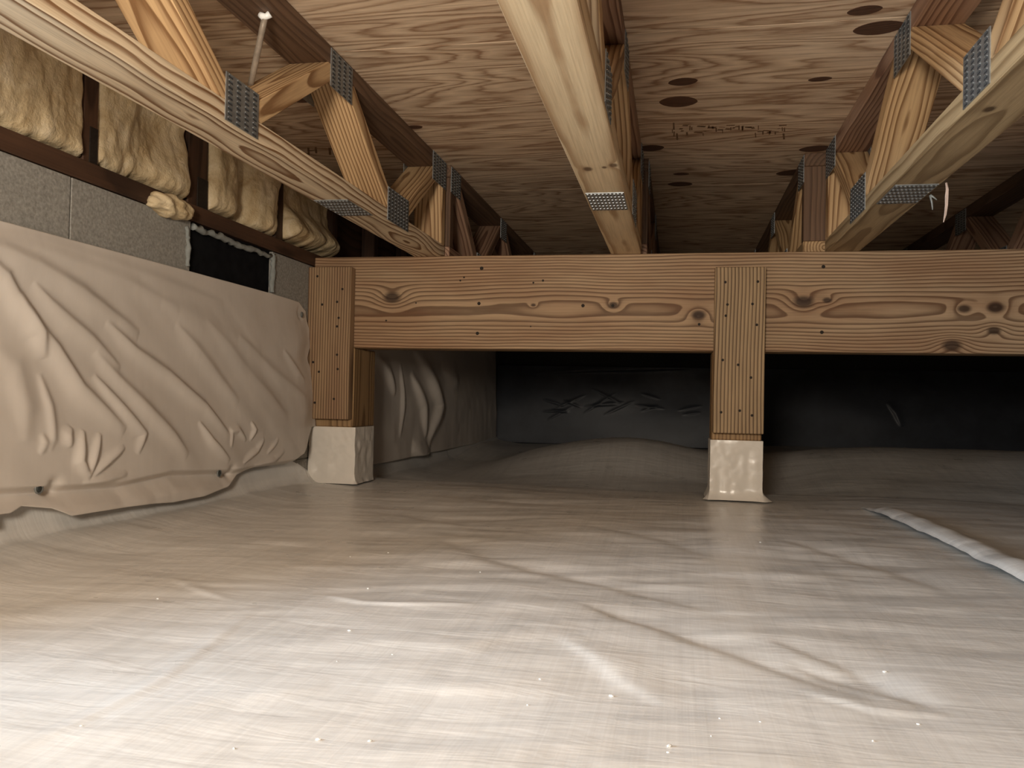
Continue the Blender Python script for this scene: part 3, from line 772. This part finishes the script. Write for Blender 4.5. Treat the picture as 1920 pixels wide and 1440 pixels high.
def far_sheet():
    n, mm = 700, 130
    s = np.linspace(XW+0.01, XR-0.03, n); t = np.linspace(0.49, -0.0, mm); X, Z = np.meshgrid(s, t, indexing='ij')
    off = 0.012+0.05*sstep(0.5, 0.0, Z)+0.02*fbm(X*1.2, Z*3, 81, 2)
    rr = random.Random(12)
    for k in range(16):                       # short crisp creases
        u, v = rr.uniform(1035, 1300), rr.uniform(742, 778); l, a = rr.uniform(14, 40), rr.uniform(-0.6, 0.5)
        q = [ony(u+l*t*math.cos(a), v+l*t*math.sin(a), YBACK-0.05) for t in (-1, 0, 1)]
        off = off + ridge(X, Z, [(p[0], p[2]) for p in q], 0.0028, 0.008, 0.4)
    for pl in ([(1665, 755), (1680, 775), (1690, 800)], [(1000, 700), (1100, 694), (1300, 690)], [(1640, 700), (1700, 705), (1760, 735)]):
        q = [ony(u, v, YBACK-0.05) for u, v in pl]
        off = off + ridge(X, Z, [(p[0], p[2]) for p in q], 0.008, 0.02, 0.4)
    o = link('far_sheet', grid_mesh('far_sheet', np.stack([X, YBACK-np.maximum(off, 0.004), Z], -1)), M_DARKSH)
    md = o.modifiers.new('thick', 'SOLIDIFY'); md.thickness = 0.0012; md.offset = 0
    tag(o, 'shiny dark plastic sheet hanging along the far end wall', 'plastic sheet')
far_sheet()

# ------------------------------------------------------------------ floor trusses
PLATES = {}
def plate_mesh(a, h, nx, nz):
    key = (a, h)
    if key in PLATES: return PLATES[key]
    bm = bmesh.new()
    def bx(cx, cz, sx, sz, y0, y1, mi):
        v = [bm.verts.new((x, y, z)) for z in (cz-sz/2, cz+sz/2) for x, y in ((cx-sx/2, y0), (cx+sx/2, y0), (cx+sx/2, y1), (cx-sx/2, y1))]
        for f in ((3, 2, 1, 0), (4, 5, 6, 7), (0, 1, 5, 4), (1, 2, 6, 5), (2, 3, 7, 6), (3, 0, 4, 7)):
            bm.faces.new([v[i] for i in f]).material_index = mi
    bx(0, 0, a, h, -0.0010, 0.0006, 0)
    for i in range(nx):
        for j in range(nz):
            x = (i+0.5)/nx*a-a/2; z = (j+0.5)/nz*h-h/2
            sx, sz = a/nx, h/nz
            bx(x, z-0.18*sz, sx*0.50, sz*0.34, -0.0013, 0, 1)          # punched slot
            bx(x, z+0.20*sz, sx*0.42, sz*0.16, -0.0024, 0, 0)          # burr that catches the light
    bmesh.ops.recalc_face_normals(bm, faces=bm.faces)
    me = bpy.data.meshes.new('nail_plate'); bm.to_mesh(me); bm.free()
    me.materials.append(M_STEEL); me.materials.append(M_SLOT)
    PLATES[key] = me; return me
def plate(parent, loc, a, h, nx, nz, facing):
    """facing: '+x', '-x' or '-z' (underside); local -Y looks outwards"""
    o = bpy.data.objects.new('nail_plate', plate_mesh(a, h, nx, nz)); COL.objects.link(o)
    o.location = loc
    o.rotation_euler = {'+x': (0, 0, math.pi/2), '-x': (0, 0, -math.pi/2), '-z': (math.pi/2, 0, 0)}[facing]
    place(o, parent); return o
def web(parent, x0, x1, ya, yb, up, mat):
    """slanting web from the bottom chord at ya to the top chord at yb (horizontal cuts)"""
    z0, z1 = ZT+CT, ZC-CT
    hw = 0.070
    d = 1 if yb > ya else -1
    A0, A1 = ya, ya+d*hw
    B1, B0 = yb, yb-d*hw
    lo_, hi_ = sorted((A0, A1)); lt, ht = sorted((B0, B1))
    c8 = [(x0, lo_, z0), (x1, lo_, z0), (x1, hi_, z0), (x0, hi_, z0), (x0, lt, z1), (x1, lt, z1), (x1, ht, z1), (x0, ht, z1)]
    g = Vector((0, (lt+ht)/2-(lo_+hi_)/2, z1-z0)).normalized()
    ay = Vector((1, 0, 0)); az = g.cross(ay)
    o = hexa('web', c8, (((x0+x1)/2, (lo_+hi_+lt+ht)/4, (z0+z1)/2), g, ay, az), mat, parent, 0.0015)
    wood_seed(o); return o
BJ, TJ = [1.292, 2.095], [1.707, 2.50]
def truss_front(x0, label, mb, mt, pith_b, mw=None, splice=True, name='floor_truss'):
    x1 = x0+CW; mw = mw or M_LUM
    r = tag(empty(name, ((x0+x1)/2, 1.0, ZT)), label, 'floor truss', 'floor trusses before the girder')
    ye = YB+0.034
    board('bottom_chord', x0, x1, REAR_Y+0.01, ye, ZT, ZT+CT, 'y', mb, r, pith_b)
    board('top_chord', x0, x1, REAR_Y+0.01, ye, ZC-CT, ZC, 'y', mt, r)
    bj = [BJ[0]-0.805*2, BJ[0]-0.805, BJ[0], BJ[1]]; tj = [BJ[0]-0.805*1.5, BJ[0]-0.40, TJ[0], TJ[1]]
    for k, b_ in enumerate(bj):
        if k > 0: web(r, x0, x1, b_, tj[k-1]+0.0, 1, mw)
        if b_ < REAR_Y: continue
        t = tj[k] if k < len(tj) else None
        if t and k < 3: web(r, x0, x1, b_, t, 1, mw)
    web(r, x0, x1, BJ[1], YB-0.012, 1, mw)
    v = board('end_post', x0, x1, YB-0.006, YB+0.032, ZT+CT, ZC-CT, 'z', mw, r)
    for f in ('+x', '-x'):
        xx = x1+0.0006 if f == '+x' else x0-0.0006
        plate(r, (xx, 1.291, 0.758), 0.108, 0.078, 4, 9, f)
        plate(r, (xx, 2.096, 0.764), 0.165, 0.084, 7, 9, f)
        plate(r, (xx, 1.705, 0.964), 0.118, 0.080, 4, 9, f)
        plate(r, (xx, 2.47, 0.967), 0.145, 0.084, 5, 9, f)
        plate(r, (xx, BJ[0]-0.40, 0.964), 0.118, 0.080, 4, 9, f)
        plate(r, (xx, BJ[0]-0.80, 0.758), 0.108, 0.078, 4, 9, f)
    if splice: plate(r, ((x0+x1)/2, 1.845, ZT-0.0006), 0.080, 0.160, 10, 6, '-z')
    return r
X_L, X_M, X_R = -0.8115, -0.2019, 0.4077
def kbot(u, v, x0, y0, y1, r): p = onz(u, v, ZT); return (p[1]-(y0+y1)/2, -(p[0]-(x0+CW/2)), r, 'y')
ym = (REAR_Y+0.01+YB+0.034)
M_MIDB = wood('knotty_pale_lumber', (0.76, 0.59, 0.37), (0.40, 0.245, 0.125), 0.026, 0.02, 0.95, [kbot(1102, 317, X_M, 0, ym, 0.011), kbot(1150, 310, X_M, 0, ym, 0.010), kbot(1133, 314, X_M, 0, ym, 0.006)], mott=0.2)
M_LEFB = wood('bold_grain_lumber', (0.82, 0.67, 0.47), (0.20, 0.09, 0.032), 0.011, 0.034, 1.0, mott=0.1)
M_RGTB = wood('olive_lumber', (0.50, 0.36, 0.20), (0.19, 0.115, 0.05), 0.018, 0.025, 0.85, [kbot(1855, 205, X_R, 0, ym, 0.010)], mott=0.4)
truss_front(X_L, 'open-web floor truss with a dark brown top chord, nearest the block wall', M_LEFB, M_BRN, (0.01, 0.05))
truss_front(X_M, 'open-web floor truss with a pale knotty bottom chord, between the other two', M_MIDB, M_PINK, (0.005, 0.045))
truss_front(X_R, 'open-web floor truss with paper scraps hanging from its bottom plate', M_RGTB, M_PINK, (0.0, 0.05))
truss_front(X_R+0.6096, 'open-web floor truss farthest from the block wall, mostly in the dark', M_LUM, M_PINK, (0.0, 0.05), name='floor_truss')

def truss_back(x0, label, mat):
    x1 = x0+CW; y0, y1 = YB+0.046, YBACK-0.01
    r = tag(empty('floor_truss', ((x0+x1)/2, y0, ZT)), label, 'floor truss', 'floor trusses beyond the girder')
    board('bottom_chord', x0, x1, y0, y1, ZT, ZT+CT, 'y', mat, r)
    board('top_chord', x0, x1, y0, y1, ZC-CT, ZC, 'y', M_BRN, r)
    board('end_post', x0, x1, y0+0.002, y0+0.040, ZT+CT, ZC-CT, 'z', M_BRN, r)  # darker lumber here paints in the shadow on the end post
    b_ = y0+0.42; web(r, x0, x1, b_, y0+0.05, 1, mat)
    while b_ < y1-0.6:
        web(r, x0, x1, b_, b_+0.40, 1, mat); web(r, x0, x1, b_+0.80, b_+0.40, 1, mat)
        for f in ('+x', '-x'):
            xx = x1+0.0006 if f == '+x' else x0-0.0006
            plate(r, (xx, b_, 0.758), 0.108, 0.078, 4, 9, f); plate(r, (xx, b_+0.4, 0.964), 0.118, 0.080, 4, 9, f)
        b_ += 0.80
    for f in ('+x', '-x'):
        plate(r, ((x1+0.0006) if f == '+x' else x0-0.0006, y0+0.06, 0.964), 0.118, 0.080, 4, 9, f)
    return r
truss_back(X_L+0.012, 'floor truss beyond the girder in line with the dark-chord truss', M_PINK)
truss_back(X_M+0.016, 'floor truss beyond the girder in line with the knotty-chord truss', M_PINK)
truss_back(X_R-0.058, 'floor truss beyond the girder in line with the truss holding paper scraps', M_LUM)
truss_back(X_R+0.6096, 'floor truss beyond the girder, farthest from the block wall', M_PINK)

# ------------------------------------------------------------------ small things
rod = tag(empty('metal_rod', tuple(onz(497, 28, ZC-CT))), 'thin weathered rod with a white cap slanting under the dark top chord', 'rod')
pa, pb = onz(497, 30, ZC-CT-0.006), onx(472, 150, -0.80)
pa2 = pa + (pb-pa)*0.04
tube('shaft', [pa2+(pb-pa2)*k/6 for k in range(7)]+[pb+(pb-pa2)*0.10], 0.0060, M_ROD, rod, 0.05, 10)
c = tube('cap', [pa+np.array([-0.010, 0, 0.003]), pa+np.array([-0.004, 0, -0.001]), pa+np.array([0.003, 0, -0.001]), pa+np.array([0.010, 0, 0.003])], 0.0062, M_CAP, rod, 0.15, 8)
c['label'] = 'white cap'
pA = [onz(1774, 343, ZT-0.0025)]
base = pA[0]
flake('paper_scrap', [base+np.array([0.0, 0, 0.0]), base+np.array([0.002, 0, -0.012]), base+np.array([0.0015, 0.001, -0.026]), base+np.array([0.001, 0.0, -0.044]), base+np.array([-0.001, 0, -0.062]), base+np.array([-0.004, 0, -0.076])],
      [0.003, 0.0045, 0.006, 0.005, 0.004, 0.001], M_SCRAP, 'long thin pinkish paper scrap hanging below the splice plate', 'paper scrap')
b2 = onz(1744, 366, ZT-0.002)
sc = tag(empty('torn_fibre', tuple(b2)), 'small forked grey fibre tuft hanging beside the long paper scrap', 'paper scrap')
for q in ((0.013, 0, -0.004), (0.005, 0, -0.024)):
    tube('strand', [b2, b2+np.array(q)*0.5+np.array([0.001, 0, -0.003]), b2+np.array(q)+np.array([0, 0, -0.006])], lambda t: 0.0024-0.0014*t, M_BEAD, sc, 0.1, 6)
# specks of debris on the liner: too small and many to count
bm = bmesh.new(); rs = random.Random(5)
for k in range(26):
    u, v = rs.uniform(150, 1750), rs.uniform(960, 1400); p = onz(u, v, 0.0)
    if not (-0.85 < p[0] < 0.45): continue
    z = float(floor_h(np.array([[p[0]]]), np.array([[p[1]]]))[0, 0]); r = rs.uniform(0.0008, 0.0020)
    mt = Matrix.Translation((p[0], p[1], z+r*0.4)) @ Matrix.Rotation(rs.uniform(0, 3), 4, 'Z') @ Matrix.Diagonal((1.6, 1, 0.6, 1))
    bmesh.ops.create_icosphere(bm, subdivisions=1, radius=r, matrix=mt)
me = bpy.data.meshes.new('debris_specks'); bm.to_mesh(me); bm.free()
o = link('debris_specks', me, M_CAP); o['kind'] = 'stuff'
tag(o, 'tiny pale debris specks scattered over the floor liner', 'debris')
